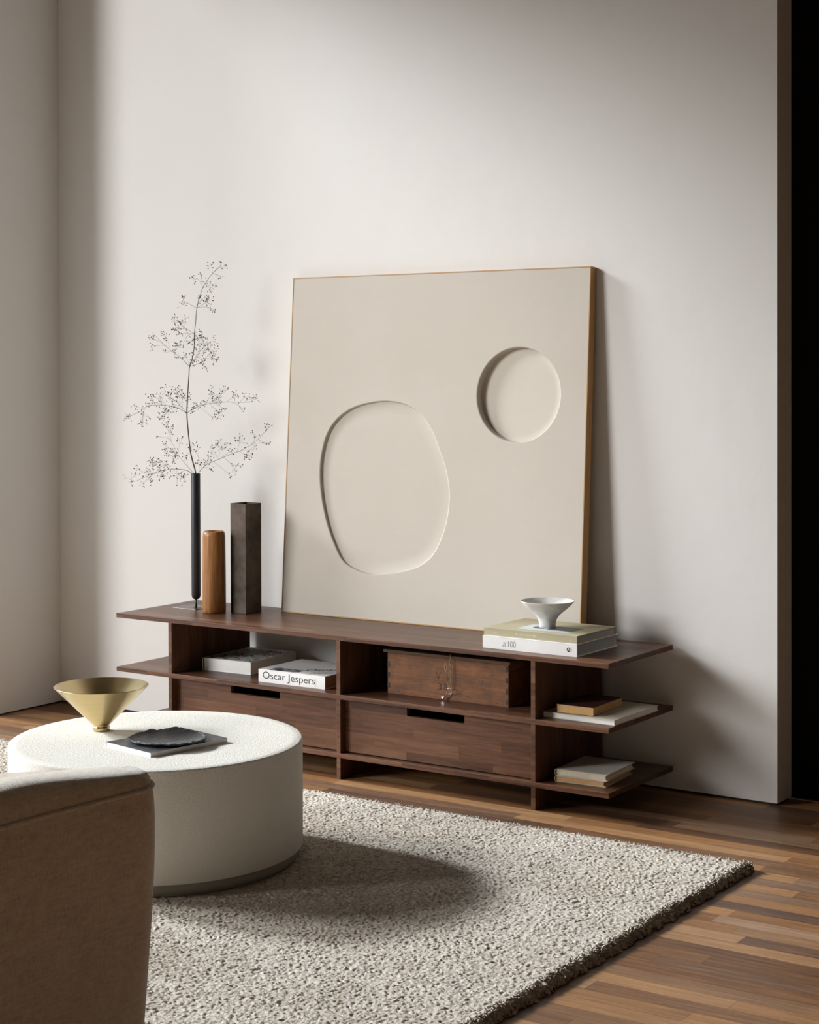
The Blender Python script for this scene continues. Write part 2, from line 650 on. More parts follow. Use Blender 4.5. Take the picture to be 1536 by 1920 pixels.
# left wall: one tall daylight opening between the far pier and the near pier
WY0, WY1, WH = -5.0, -0.40, 3.85
structure(box('wall_left', (XC - 0.12, WY1, 0.006), (XC, 0.0, CH), M['wall']))
structure(box('wall_left_near', (XC - 0.12, -9.0, 0.0), (XC, WY0, CH), M['wall']))
structure(box('wall_left_head', (XC - 0.12, WY0, WH), (XC, WY1, CH), M['wall']))
structure(box('trim_2', (XC - 0.10, WY1 + 0.005, 0.0), (XC - 0.006, -0.001, 0.006), M['gap']))
# right: added near-black sheet standing for the darkness behind the wall end, then the wall goes on
structure(box('opening_dark_1', (XE - 0.3, PD + 0.01, 0.004), (4.1, PD + 0.06, CH), M['dark']))
structure(box('wall_back_right', (4.1, 0.0, 0.0), (8.0, PD, CH), M['side_wall']))
structure(box('wall_right', (8.0, -9.0, 0.0), (8.2, 2.2, CH), M['side_wall']))

# ================================================================== CREDENZA
L, YF, YB, ZT, ZM, ZB, TH = 2.196, -0.508, -0.028, 0.520, 0.3071, 0.0941, 0.0172
UX = (0.274, 1.087, 1.9013)
cr = thing('credenza', 'long low dark walnut credenza with open end shelves and two drawers along the wall', 'credenza')
wood_box('top_board', (0, YF, ZT - TH), (L, YB, ZT), cr)
wood_box('shelf_board', (0, YF, ZM - TH), (L, YB, ZM), cr)
wood_box('shelf_board', (0, YF, ZB - TH), (L, YB, ZB), cr)
for ux in UX:
    wood_box('upright', (ux, YF + 0.0008, 0.0), (ux + TH, YB - 0.001, ZT - TH), cr)
wood_box('back_panel', (UX[1] + TH, YB - 0.014, ZB), (UX[2], YB - 0.004, ZT - TH), cr)


def drawer(x0, x1, c0, c1):
    bm = bmesh.new()
    y0, y1 = -0.478, -0.460
    z0, z1, zc = ZB + 0.0035, ZM - TH - 0.0035, 0.2545
    r = 0.006
    def prof():
        P = [(x0, z0), (x1, z0), (x1, z1), (c1, z1)]
        for k in range(5):
            a = -pi / 2 * k / 4
            P.append((c1 - r + r * cos(a), zc + r + r * sin(a)))
        for k in range(5):
            a = -pi / 2 - pi / 2 * k / 4
            P.append((c0 + r + r * cos(a), zc + r + r * sin(a)))
        P += [(c0, z1), (x0, z1)]
        return P
    A = [bm.verts.new((x, y0, z)) for x, z in prof()]
    B = [bm.verts.new((x, y1, z)) for x, z in prof()]
    bm.faces.new(A); bm.faces.new(B[::-1])
    for i in range(len(A)):
        j = (i + 1) % len(A)
        bm.faces.new((A[i], B[i], B[j], A[j]))
    o = from_bm('drawer', bm, WOOD, cr)
    by_normal(o)
    # the drawer's inner tray
    bm = bmesh.new()
    bm_box(bm, (x0 + 0.012, -0.460, z0 + 0.002), (x1 - 0.012, -0.06, z0 + 0.010))
    bm_box(bm, (x0 + 0.012, -0.460, z0 + 0.010), (x0 + 0.022, -0.06, zc - 0.01))
    bm_box(bm, (x1 - 0.022, -0.460, z0 + 0.010), (x1 - 0.012, -0.06, zc - 0.01))
    bm_box(bm, (x0 + 0.022, -0.070, z0 + 0.010), (x1 - 0.022, -0.06, zc - 0.01))
    t = from_bm('drawer_tray', bm, WOOD, o)
    by_normal(t)


drawer(UX[0] + TH + 0.002, UX[1] - 0.002, 0.564, 0.8027)
drawer(UX[1] + TH + 0.002, UX[2] - 0.002, 1.3759, 1.6179)
# both drawer bays are closed at the back
wood_box('back_panel', (UX[0] + TH, YB - 0.014, ZB), (UX[1], YB - 0.004, ZM - TH), cr)

# ================================================================== WALL PANEL (leaning)
PW, PH, PDp = 1.351, 1.335, 0.042
th = 0.0631
pa = thing('leaning_art_panel', 'large square plaster relief panel in a thin oak frame leaning on the wall', 'wall art',
           (0.531, -0.1254, 0.5205))
pa.rotation_euler = (-th, 0, 0)     # local: x right, z up, -y faces the room
blob = [(0.365, 0.188), (0.431, 0.177), (0.511, 0.186), (0.59, 0.202), (0.657, 0.226), (0.713, 0.272), (0.751, 0.345), (0.771, 0.423),
        (0.775, 0.505), (0.757, 0.585), (0.728, 0.655), (0.69, 0.731), (0.635, 0.795), (0.56, 0.832), (0.474, 0.843),
        (0.387, 0.834), (0.311, 0.813), (0.244, 0.772), (0.198, 0.713), (0.174, 0.631), (0.170, 0.55), (0.183, 0.46),
        (0.213, 0.362), (0.256, 0.275), (0.300, 0.217)]
circ = [(1.063 + 0.1755 * cos(a), 0.872 + 0.1735 * sin(a)) for a in np.linspace(0, 2 * pi, 24, endpoint=False)]
FW = 0.0042


def panel_mesh():
    bm = bmesh.new()
    y0 = 0.001
    outer = [(FW, FW), (PW - FW, FW), (PW - FW, PH - FW), (FW, PH - FW)]
    ov = []
    N = 24
    for i in range(4):
        a, b = outer[i], outer[(i + 1) % 4]
        for k in range(N):
            t = k / N
            ov.append(bm.verts.new((a[0] + (b[0] - a[0]) * t, y0, a[1] + (b[1] - a[1]) * t)))
    edges = [bm.edges.new((ov[i], ov[(i + 1) % len(ov)])) for i in range(len(ov))]
    rec = []
    for P, kind in ((blob, 'b'), (circ, 'c')):
        C = closed_curve(P, 8)
        n = len(C)
        cx = sum(c[0] for c in C) / n; cz = sum(c[1] for c in C) / n
        def off(i, d):
            a, b = C[i - 1], C[(i + 1) % n]
            tx, tz = b[0] - a[0], b[1] - a[1]
            l = math.hypot(tx, tz)
            nx, nz = tz / l, -tx / l
            if (C[i][0] - cx) * nx + (C[i][1] - cz) * nz < 0:
                nx, nz = -nx, -nz
            return C[i][0] + nx * d, C[i][1] + nz * d
        x0 = min(c[0] for c in C); x1 = max(c[0] for c in C)
        def depth(x):
            t = (x - x0) / (x1 - x0)
            t = max(0, min(1, t))
            return 0.034 - 0.022 * t if kind == 'c' else 0.0125 - 0.0065 * t
        prof = [(0.005, 0.0), (0.003, 0.0006), (0.0012, 0.0022), (0.0, 0.005)]
        rings = []
        for d, dep in prof:
            rings.append([bm.verts.new((off(i, d)[0], y0 + dep, off(i, d)[1])) for i in range(n)])
        for din in (0.0, ):
            rings.append([bm.verts.new((C[i][0], y0 + max(0.0055, depth(C[i][0]) - 0.002), C[i][1])) for i in range(n)])
            rings.append([bm.verts.new((off(i, -0.003)[0], y0 + max(0.006, depth(C[i][0])), off(i, -0.003)[1])) for i in range(n)])
        for s in (0.85, 0.6, 0.3, 0.02):
            rings.append([bm.verts.new((cx + (C[i][0] - cx) * s, y0 + depth(cx + (C[i][0] - cx) * s), cz + (C[i][1] - cz) * s)) for i in range(n)])
        rec.append((rings, n))
        edges += [bm.edges.new((rings[0][i], rings[0][(i + 1) % n])) for i in range(n)]
    bmesh.ops.triangle_fill(bm, use_beauty=True, use_dissolve=False, edges=edges)
    flat = list(bm.faces)
    for rings, n in rec:
        for a, b in zip(rings[:-1], rings[1:]):
            for i in range(n):
                j = (i + 1) % n
                bm.faces.new((a[i], a[j], b[j], b[i])).smooth = True
        bm.faces.new(rings[-1])
    # back and rim close the slab
    me = bpy.data.meshes.new('panel')
    bmesh.ops.recalc_face_normals(bm, faces=bm.faces)
    avg = sum(f.normal.y * f.calc_area() for f in flat)
    if avg > 0:
        bmesh.ops.reverse_faces(bm, faces=bm.faces)
    bm.to_mesh(me); bm.free()
    return link('panel', me, pa, [M['art']])


panel_mesh()
box('backing_board', (FW, 0.037, FW), (PW - FW, 0.0405, PH - FW), M['oak'], pa)
box('frame_rail', (0, 0, 0), (PW, PDp, FW), M['oak_h'], pa, 0.0005)
box('frame_rail', (0, 0, PH - FW), (PW, PDp, PH), M['oak_h'], pa, 0.0005)
box('frame_stile', (0, 0, FW), (FW, PDp, PH - FW), M['oak'], pa, 0.0005)
box('frame_stile', (PW - FW, 0, FW), (PW, PDp, PH - FW), M['oak'], pa, 0.0005)

# ================================================================== VASES
bv = thing('bud_vase', 'tall thin matt black tube vase on a flat square steel plate', 'vase', (0.174, -0.228, ZT))
box('base_plate', (-0.089, -0.043, 0), (0.033, 0.079, 0.0028), M['steel'], bv, 0.0006)
lathe('base_ring', [(0.017, 0.0028), (0.0195, 0.0028), (0.0195, 0.0042), (0.017, 0.0042)], M['steel'], bv, 48, close=True)
lathe('stand_rod', [(0.0, 0.0028), (0.0042, 0.0028), (0.0042, 0.040), (0.0, 0.040)], M['black_metal'], bv, 24)
lathe('tube', [(0.0, 0.037), (0.006, 0.0372), (0.012, 0.040), (0.0165, 0.046), (0.0185, 0.056), (0.0185, 0.545), (0.0180, 0.5462),
               (0.0165, 0.5462), (0.0160, 0.545), (0.0160, 0.42), (0.0, 0.415)], M['black_metal'], bv, 48)

lathe_v = lathe('wooden_vase', [(0.0, 0.0), (0.043, 0.0), (0.0455, 0.003), (0.0462, 0.02), (0.0458, 0.18), (0.0448, 0.305), (0.0425, 0.319),
                (0.037, 0.325), (0.028, 0.3245), (0.023, 0.319), (0.0215, 0.30), (0.0215, 0.20), (0.0, 0.195)], M['vase_wood'], None, 64,
                loc=(0, 0, 0), jit=lambda t, z: 1 + 0.012 * sin(2 * t + 6 * z) + 0.006 * sin(3 * t - 9 * z))
lathe_v.location = (0.3125, -0.278, ZT)
tag(lathe_v, 'short round brown turned wooden vase in front of the bronze one', 'vase')


def square_vase():
    a, h, w, b = 0.088, 0.436, 0.005, 0.002
    bm = bmesh.new()
    def ring(half, z, rb=b):
        vs_ = []
        for sx, sy in ((1, 1), (-1, 1), (-1, -1), (1, -1)):
            cs = [(half * sx, (half - rb) * sy), ((half - rb) * sx, half * sy)]
            if sx * sy < 0:
                cs = cs[::-1]
            vs_ += [bm.verts.new((x, y, z)) for x, y in cs]
        return vs_
    H = a / 2
    R = [ring(H - 0.001, 0), ring(H, 0.001), ring(H, h - 0.001), ring(H - 0.001, h), ring(H - w, h), ring(H - w, 0.12)]
    for A, B in zip(R[:-1], R[1:]):
        for i in range(8):
            j = (i + 1) % 8
            bm.faces.new((A[i], A[j], B[j], B[i]))
    bm.faces.new(R[0]); bm.faces.new(R[-1])
    o = from_bm('square_vase', bm, M['bronze'])
    o.location = (0.417, -0.206, ZT)
    o.rotation_euler = (0, 0, radians(-5.3))
    tag(o, 'tall square dark bronze metal vase left of the leaning panel', 'vase')


square_vase()

# ------------------------------------------------------------------ dried branch
PX = 0.0021575 / 4.364            # the study drawing's unit in metres


def branch():
    root = thing('dried_branch', 'tall dried branch with tiny dark seed heads standing in the black tube vase', 'branch', (0.174, -0.228, 1.0655))
    Rx = Vector((0.827, 0.562, 0)); Fy = Vector((-0.562, 0.827, 0)); Z = Vector((0, 0, 1))
    def W(p, d=0.0):
        return Rx * ((p[0] - 797) * PX) + Z * ((1785 - p[1]) * PX) + Fy * d
    main = [(797, 1900), (797, 1780), (772, 1680), (753, 1590), (738, 1440), (727, 1290), (734, 1150), (744, 1000), (750, 910), (772, 845),
            (788, 760), (792, 640), (802, 540), (813, 430), (835, 340), (862, 265), (898, 205), (940, 150), (1010, 80)]
    defs = [
        ([(780, 1790), (720, 1755), (630, 1745), (550, 1752), (490, 1768), (400, 1805), (330, 1835), (255, 1848)], 0.0011, -0.045),
        ([(790, 1790), (720, 1705), (668, 1625), (632, 1540), (590, 1465)], 0.0007, -0.10),
        ([(812, 1790), (850, 1745), (890, 1710), (1000, 1662), (1100, 1620), (1180, 1590), (1300, 1515), (1370, 1440), (1410, 1395)], 0.0011, -0.03),
        ([(727, 1290), (660, 1250), (600, 1232), (500, 1223), (400, 1232), (330, 1280), (240, 1320)], 0.0010, 0.04),
        ([(727, 1290), (655, 1200), (580, 1150), (545, 1105)], 0.0007, -0.08),
        ([(727, 1290), (800, 1245), (915, 1212), (1060, 1198), (1170, 1200), (1280, 1198)], 0.0010, -0.06),
        ([(750, 910), (680, 838), (610, 788), (530, 720), (440, 630)], 0.0009, 0.03),
        ([(750, 910), (785, 860), (820, 815), (870, 755), (910, 705)], 0.0009, -0.05),
        ([(750, 910), (840, 875), (905, 810), (960, 780)], 0.0008, 0.05),
        ([(792, 640), (735, 655), (700, 710), (690, 745)], 0.0007, 0.03),
        ([(792, 640), (720, 595), (680, 550), (640, 490)], 0.0007, -0.04),
        ([(792, 640), (830, 690), (870, 740)], 0.0006, -0.03),
        ([(813, 430), (720, 380), (688, 360)], 0.0006, 0.02),
        ([(813, 430), (870, 400), (930, 380)], 0.0006, -0.03),
        ([(813, 430), (890, 420), (930, 450)], 0.0006, 0.03),
        ([(862, 265), (830, 200), (795, 185)], 0.0005, 0.02),
        ([(862, 265), (930, 245), (970, 235)], 0.0005, -0.02),
        ([(940, 150), (935, 100), (925, 60)], 0.0005, 0.02),
        ([(940, 150), (1000, 165), (1040, 180)], 0.0005, 0.0),
    ]
    clusters = [(270,1830,45,10),(340,1760,40,8),(400,1830,55,22),(410,1760,35,10),(470,1690,45,24),(520,1790,60,28),(540,1700,50,22),(600,1640,50,22),(640,1800,60,20),(690,1830,40,12),
      (610,1420,45,12),(520,1470,20,3),(570,1560,35,12),(680,1510,35,7),(640,1620,55,20),(720,1630,30,8),(780,1550,30,10),(810,1620,45,10),(830,1690,40,12),
      (900,1680,50,14),(950,1590,45,12),(1030,1560,60,26),(930,1740,30,7),(1100,1590,30,5),(1170,1500,45,14),(1120,1740,50,12),(1090,1800,25,6),(1250,1600,60,18),(1300,1460,45,8),(1380,1520,35,10),(1390,1400,30,9),(1240,1660,30,7),
      (235,1320,30,12),(300,1240,18,6),(350,1320,65,24),(420,1190,55,20),(500,1170,50,18),(540,1290,60,30),(580,1370,30,8),(520,1330,30,8),
      (560,1080,30,5),(640,1110,50,26),(590,1150,45,16),(690,1150,40,14),(650,1210,50,14),(740,1160,40,8),
      (790,1240,45,18),(860,1210,35,10),(950,1110,45,16),(970,1180,50,20),(1050,1110,40,10),(1000,1290,50,16),(960,1340,20,5),(1050,1260,30,8),(1130,1150,40,14),(1190,1240,30,7),(1220,1150,30,9),(1300,1160,28,12),
      (440,680,30,10),(550,650,30,12),(440,740,25,8),(640,740,45,22),(550,790,20,4),(620,820,20,6),(720,810,25,8),
      (830,830,60,26),(880,720,70,24),(930,780,50,26),(960,850,35,16),(880,890,40,12),(780,850,40,10),(960,690,30,8),(830,690,50,22),(770,710,35,12),
      (650,590,50,28),(700,530,40,12),(620,540,25,6),(690,640,35,10),(650,490,20,4),(840,620,25,4),
      (700,340,35,9),(690,400,25,6),(830,370,35,12),(910,370,40,22),(930,440,30,8),
      (790,200,35,7),(850,150,25,6),(890,220,30,8),(940,270,35,12),(925,70,30,9),(1030,80,35,9),(1010,180,12,3)]
    bm = bmesh.new()
    mp = smooth_path([W(p) for p in main], 4)
    n = len(mp)
    tube_bm(bm, mp, [0.0022 * (1 - i / n) + 0.0006 for i in range(n)], 6)
    from_bm('main_stem', bm, M['stem'], root, True)
    rnd = random.Random(3)
    paths = []
    for P, r, bow in defs:
        k = len(P)
        pts = smooth_path([W(p, bow * (i / (k - 1)) ** 1.2) for i, p in enumerate(P)], 4)
        paths.append(pts)
    own = [[] for _ in paths]
    for cx, cy, r, cnt in clusters:
        best = None
        for bi, pts in enumerate(paths):
            for i, q in enumerate(pts):
                du = q.dot(Rx) / PX + 797; dv = 1785 - q.z / PX
                dd = math.hypot(du - cx, dv - cy) + (0 if i > 1 else 40)
                if best is None or dd < best[0]:
                    best = (dd, bi, i)
        own[best[1]].append((cx, cy, r, cnt, best[2]))
    ico = [Vector(v) for v in ((0, 0, 1), (0.894, 0, 0.447), (0.276, 0.851, 0.447), (-0.724, 0.526, 0.447), (-0.724, -0.526, 0.447), (0.276, -0.851, 0.447),
           (0.724, 0.526, -0.447), (-0.276, 0.851, -0.447), (-0.894, 0, -0.447), (-0.276, -0.851, -0.447), (0.724, -0.526, -0.447), (0, 0, -1))]
    icf = [(0,1,2),(0,2,3),(0,3,4),(0,4,5),(0,5,1),(1,6,2),(2,7,3),(3,8,4),(4,9,5),(5,10,1),(6,7,2),(7,8,3),(8,9,4),(9,10,5),(10,6,1),(11,7,6),(11,8,7),(11,9,8),(11,10,9),(11,6,10)]
    for bi, (P, r, bow) in enumerate(defs):
        pts = paths[bi]
        bm = bmesh.new(); sb = bmesh.new()
        k = len(pts)
        tube_bm(bm, pts, [r * (1 - 0.65 * i / k) for i in range(k)], 5)
        for cx, cy, cr_, cnt, ai in own[bi]:
            # attach a little nearer to the root so that twigs sweep forward
            A = pts[max(0, ai - rnd.randint(2, 4))]
            dep = A.dot(Fy) + rnd.uniform(-0.012, 0.012)
            hub = W((cx, cy), dep)
            hub = A.lerp(hub, 0.72)
            tube_bm(bm, smooth_path([A, A.lerp(hub, 0.5) + Vector((0, 0, 0.002)), hub], 3), 0.00034, 4)
            cen = W((cx, cy), dep)
            left = cnt
            while left > 0:
                g = min(left, rnd.randint(1, 3)); left -= g
                a = rnd.uniform(0, 2 * pi); rr = 1.08 * cr_ * PX * math.sqrt(rnd.random())
                sub = cen + Rx * (rr * cos(a)) + Z * (rr * sin(a)) + Fy * rnd.uniform(-0.5, 0.5) * cr_ * PX
                mid = hub.lerp(sub, 0.72)
                tube_bm(bm, [hub, mid], 0.00022, 3)
                for _ in range(g):
                    e = sub + Vector((rnd.uniform(-1, 1), rnd.uniform(-1, 1), rnd.uniform(-1, 1))) * 0.0105
                    tube_bm(bm, [mid, e], 0.00016, 3)
                    sr = rnd.uniform(0.0018, 0.0027)
                    vv = [sb.verts.new(e + q * sr) for q in ico]
                    for f in icf:
                        sb.faces.new([vv[x] for x in f])
        so = from_bm('side_branch', bm, M['stem'], root, True)
        if len(sb.verts):
            from_bm('seed_heads', sb, M['seed'], so, True)['kind'] = 'stuff'
        else:
            sb.free()


branch()

# ================================================================== BOOKS
def book(name, label, cat, loc, rz, w, d, h, cover, pages, spine='front', cov_t=0.0022, over=0.003, group=None, cover_top=None, soft=False):
    """local origin: lower front left corner; x to the right, y towards the wall.  spine: front or left"""
    t = thing(name, label, cat, loc, rz, group)
    def in_box(a, b):
        return a, b
    if spine == 'front':
        px0, px1, py0, py1 = over, w - over, cov_t, d - over
    else:
        px0, px1, py0, py1 = cov_t, w - over, over, d - over
    if soft:
        px1 = w - 0.0004 if spine == 'left' else px1
    box('back_cover', (0, 0, 0), (w, d, cov_t), cover, t, min(0.0006, cov_t * 0.3))
    box('front_cover', (0, 0, h - cov_t), (w, d, h), cover_top or cover, t, min(0.0006, cov_t * 0.3))
    if spine == 'front':
        box('spine', (0, 0, cov_t), (w, cov_t, h - cov_t), cover, t)
    else:
        box('spine', (0, 0, cov_t), (cov_t, d, h - cov_t), cover, t)
    # page block with fine leaf steps
    bm = bmesh.new()
    nl = max(4, int((h - 2 * cov_t) / 0.003))
    rr = random.Random(int(w * 1e5))
    for i in range(nl):
        z0 = cov_t + (h - 2 * cov_t) * i / nl
        z1 = cov_t + (h - 2 * cov_t) * (i + 1) / nl
        j = rr.uniform(0, 0.0005)
        bm_box(bm, (px0 + (j if spine == 'front' else 0), py0 + (0 if spine == 'front' else j), z0), (px1 - j, py1 - j, z1))
    from_bm('page_block', bm, pages, t)
    return t


def rotp(loc, rz, p):
    c, s = cos(rz), sin(rz)
    return (loc[0] + p[0] * c - p[1] * s, loc[1] + p[0] * s + p[1] * c, loc[2] + p[2])


# scrawled book in the left bay
bA = book('art_book', 'thick white book with a black scrawled cover, in the left bay by the upright', 'book', (0.337, -0.378, ZM), radians(2.7),
          0.235, 0.306, 0.0485, M['white_cover'], M['paper'], 'left', 0.002, 0.0015)
box('cover_print', (0.010, 0.010, 0.0485), (0.232, 0.275, 0.0488), M['scrawl'], bA)
box('spine_lining', (0.0021, 0.0006, 0.003), (0.008, 0.0014, 0.0455), M['ink'], bA)

# white monograph with big lettering on the spine
bO = book('monograph', 'thick white monograph with large black lettering on its spine, in the left bay', 'book', (0.684, -0.458, ZM), 0.0,
          0.314, 0.265, 0.0485, M['white_cover'], M['paper_brown'], 'front', 0.003, 0.002)
text('spine_lettering', 'Oscar Jespers', (0.021, -0.0002, 0.0065), (1, 0, 0), (0, 0, 1), 0.247, 0.0345, M['ink'], bO, bold=-0.005)
text('spine_small_print', 'Oscar Jespers', (0.274, -0.0002, 0.006), (0, 0, 1), (-1, 0, 0), 0.033, 0.0024, M['ink_grey'], bO)
box('cover_photo', (0.045, 0.004, 0.0485), (0.175, 0.062, 0.0488), M['photo_print'], bO)
text('cover_script', 'Oscar', (0.185, 0.055, 0.0485), (0.8, 0.6, 0), (-0.6, 0.8, 0), 0.125, 0.042, M['ink'], bO, shear=0.5, bold=0.004)
text('cover_script', 'Jespers', (0.232, 0.012, 0.0485), (0.85, 0.53, 0), (-0.53, 0.85, 0), 0.09, 0.036, M['ink'], bO, shear=0.5, bold=0.004)

# big white book and khaki book on the top
rzW = radians(-0.8)
bW = book('coffee_table_book', 'big white book with thin grey lettering on its spine, under the khaki book', 'book', (1.673, -0.446, ZT), rzW,
          0.374, 0.288, 0.0435, M['white_cover'], M['paper_grey'], 'front', 0.003, 0.004)
text('spine_lettering', 'at', (0.081, -0.0002, 0.0115), (1, 0, 0), (0, 0, 1), 0.0165, 0.0165, M['ink_grey'], bW, shear=0.45, bold=-0.012)
text('spine_lettering', '100', (0.104, -0.0002, 0.0112), (1, 0, 0), (0, 0, 1), 0.030, 0.0200, M['ink_grey'], bW, bold=-0.018)


def disc(name, c, r, mat, parent, axis='y', h=0.0003):
    bm = bmesh.new()
    n = 40
    A, B = [], []
    for i in range(n):
        t = 2 * pi * i / n
        if axis == 'y':
            A.append(bm.verts.new((c[0] + r * cos(t), c[1], c[2] + r * sin(t)))); B.append(bm.verts.new((c[0] + r * cos(t), c[1] - h, c[2] + r * sin(t))))
        else:
            A.append(bm.verts.new((c[0] + r * cos(t), c[1] + r * sin(t), c[2]))); B.append(bm.verts.new((c[0] + r * cos(t), c[1] + r * sin(t), c[2] + h)))
    bm.faces.new(A); bm.faces.new(B)
    for i in range(n):
        j = (i + 1) % n
        bm.faces.new((A[i], A[j], B[j], B[i]))
    return from_bm(name, bm, mat, parent)


disc('spine_emblem', (0.342, 0.0, 0.0225), 0.0072, M['ink'], bW)
text('emblem_letter', 'A', (0.3372, -0.0005, 0.0185), (1, 0, 0), (0, 0, 1), 0.0095, 0.0095, M['ink_white'], bW, bold=0.01)
text('spine_small_print', 'IIIIIII', (0.3545, -0.0002, 0.0155), (0, 0, 1), (-1, 0, 0), 0.0165, 0.0018, M['ink_grey'], bW)

rzK = radians(-1.2)
zK = ZT + 0.0435
bK = book('khaki_book', 'khaki book with a pale picture on its cover, under the white footed bowl', 'book', (1.674, -0.439, zK), rzK,
          0.371, 0.270, 0.0262, M['khaki_cover'], M['paper_grey'], 'front', 0.003, 0.004)
box('cover_picture', (0.106, 0.043, 0.0262), (0.309, 0.157, 0.0265), M['print_pale'], bK)
box('bowl_shadow_band', (0.205, 0.075, 0.0265), (0.309, 0.157, 0.02665), M['print_and_shadow'], bK)  # the bowl's cast shadow, painted as a dark band over the picture
disc('cover_picture_spot', (0.168, 0.103, 0.0265), 0.027, M['print_and_shadow'], bK, 'z', 0.0002)


def specks(name, x0, x1, z, hh, words, mat, parent):
    bm = bmesh.new()
    rr = random.Random(5)
    total = sum(words) + len(words) - 1
    st = (x1 - x0) / total
    x = x0
    for wd in words:
        for _ in range(wd):
            bm_box(bm, (x + st * 0.1, -0.0002, z), (x + st * 0.3, 0.0001, z + hh))
            bm_box(bm, (x + st * 0.3, -0.0002, z + rr.choice([0, 0.4, 0.8]) * hh), (x + st * 0.75, 0.0001, z + hh * 0.18 + rr.choice([0, 0.4, 0.8]) * hh))
            x += st
        x += st
    return from_bm(name, bm, mat, parent)


specks('spine_author', 0.012, 0.055, 0.0115, 0.0020, [4, 5, 6], M['ink_white'], bK)
specks('spine_title', 0.128, 0.214, 0.0110, 0.0036, [3, 9, 2, 5], M['ink_white'], bK)
specks('spine_mark', 0.345, 0.349, 0.0075, 0.0052, [1], M['ink_white'], bK)

# footed bowl on them
prof = [(0.0, 0.0), (0.0280, 0.0), (0.0292, 0.0015), (0.0290, 0.010), (0.0300, 0.020), (0.0335, 0.031), (0.0415, 0.042), (0.0550, 0.054),
        (0.0700, 0.066), (0.0840, 0.079), (0.0925, 0.0895), (0.0940, 0.0915), (0.0935, 0.0925), (0.0915, 0.0915), (0.0800, 0.0815),
        (0.0640, 0.0690), (0.0450, 0.0590), (0.0220, 0.0525), (0.0, 0.0510)]
wb_ = lathe('footed_bowl', prof, M['ceramic'], None, 96, jit=lambda t, z: 1 + 0.004 * sin(3 * t + 1) + 0.003 * sin(5 * t + 30 * z))
wb_.location = (1.858, -0.318, zK + 0.0266)
tag(wb_, 'small white chalky ceramic footed bowl on top of the two stacked books', 'bowl')

# middle end shelf
book('exhibition_catalogue', 'wide thin cream book on the middle right end shelf, lying under the maroon book', 'book', (1.916, -0.454, ZM), radians(-0.8),
     0.276, 0.316, 0.0185, M['cream_cover'], M['paper'], 'left', 0.0022, 0.003)
book('maroon_book', 'small maroon book with amber page edges lying on the wide cream book', 'book', (1.9645, -0.4435, ZM + 0.0185), radians(1.5),
     0.138, 0.221, 0.0292, M['maroon_cover'], M['paper_amber'], 'left', 0.0016, 0.0005)


def round_spine_book(name, label, loc, rz, w, d, h, cover, pages, group=None):
    t = thing(name, label, 'book', loc, rz, group)
    c = 0.002
    bm = bmesh.new()
    # cover as one bent sheet seen from the head: top, round spine on the left, bottom
    outer = [(w, h), (h * 0.35, h)] + [(h * 0.35 - h * 0.35 * sin(a) * 1.0, h / 2 + h / 2 * cos(a)) for a in np.linspace(0, pi, 12)[1:-1]] + [(h * 0.35, 0), (w, 0)]
    inner = [(w, h - c), (h * 0.35, h - c)] + [(h * 0.35 - (h * 0.35 - c) * sin(a), h / 2 + (h / 2 - c) * cos(a)) for a in np.linspace(0, pi, 12)[1:-1]] + [(h * 0.35, c), (w, c)]
    n = len(outer)
    Of = [bm.verts.new((x, 0, z)) for x, z in outer]; If = [bm.verts.new((x, 0, z)) for x, z in inner]
    Ob = [bm.verts.new((x, d, z)) for x, z in outer]; Ib = [bm.verts.new((x, d, z)) for x, z in inner]
    for i in range(n - 1):
        bm.faces.new((Of[i], Of[i + 1], Ob[i + 1], Ob[i])); bm.faces.new((If[i], Ib[i], Ib[i + 1], If[i + 1]))
        bm.faces.new((Of[i], If[i], If[i + 1], Of[i + 1])); bm.faces.new((Ob[i], Ob[i + 1], Ib[i + 1], Ib[i]))
    for k in (0, n - 1):
        bm.faces.new((Of[k], Ob[k], Ib[k], If[k]))
    from_bm('cover', bm, cover, t)
    bm = bmesh.new()
    P = [(w - 0.005, h - c), (h * 0.5, h - c), (h * 0.36, h * 0.7), (h * 0.33, h / 2), (h * 0.36, h * 0.3), (h * 0.5, c), (w - 0.005, c),
         (w - 0.008, h * 0.3), (w - 0.0088, h * 0.5), (w - 0.008, h * 0.7)]
    A = [bm.verts.new((x, 0.003, z)) for x, z in P]; B = [bm.verts.new((x, d - 0.003, z)) for x, z in P]
    bm.faces.new(A); bm.faces.new(B)
    for i in range(len(P)):
        j = (i + 1) % len(P)
        bm.faces.new((A[i], A[j], B[j], B[i]))
    from_bm('page_block', bm, pages, t)
    return t


round_spine_book('tan_edged_book', 'bone book with tan page edges on the lowest right end shelf, under a similar book', (1.961, -0.454, ZB), radians(4.2),
                 0.188, 0.232, 0.0200, M['bone_cover'], M['paper_peach'])
tb = round_spine_book('bone_book', 'bone book with cream pages and a tiny cover mark, topmost on the lowest shelf', (1.958, -0.449, ZB + 0.0200), radians(3.4),
                      0.196, 0.226, 0.0218, M['bone_cover'], M['paper_cream'])
box('cover_mark', (0.098, 0.118, 0.0218), (0.101, 0.126, 0.0220), M['ink'], tb)
box('cover_mark', (0.104, 0.118, 0.0218), (0.108, 0.120, 0.0220), M['ink'], tb)

# ================================================================== OLD BOX WITH KEY
BX0, BX1, BY0, BY1, BZ = 1.227, 1.7392, -0.383, -0.135, ZM
bx = thing('wooden_box', 'old reddish wooden box with stencilled letters in the middle bay', 'box', (BX0, BY0, BZ))
BW, BD, BH = BX1 - BX0, BY1 - BY0, 0.1485


def crate_front():
    bm = bmesh.new()
    bm_box(bm, (0.0, 0.0, 0.0), (BW, 0.012, BH), 0.0012)
    return from_bm('front_board', bm, M['box'], bx)


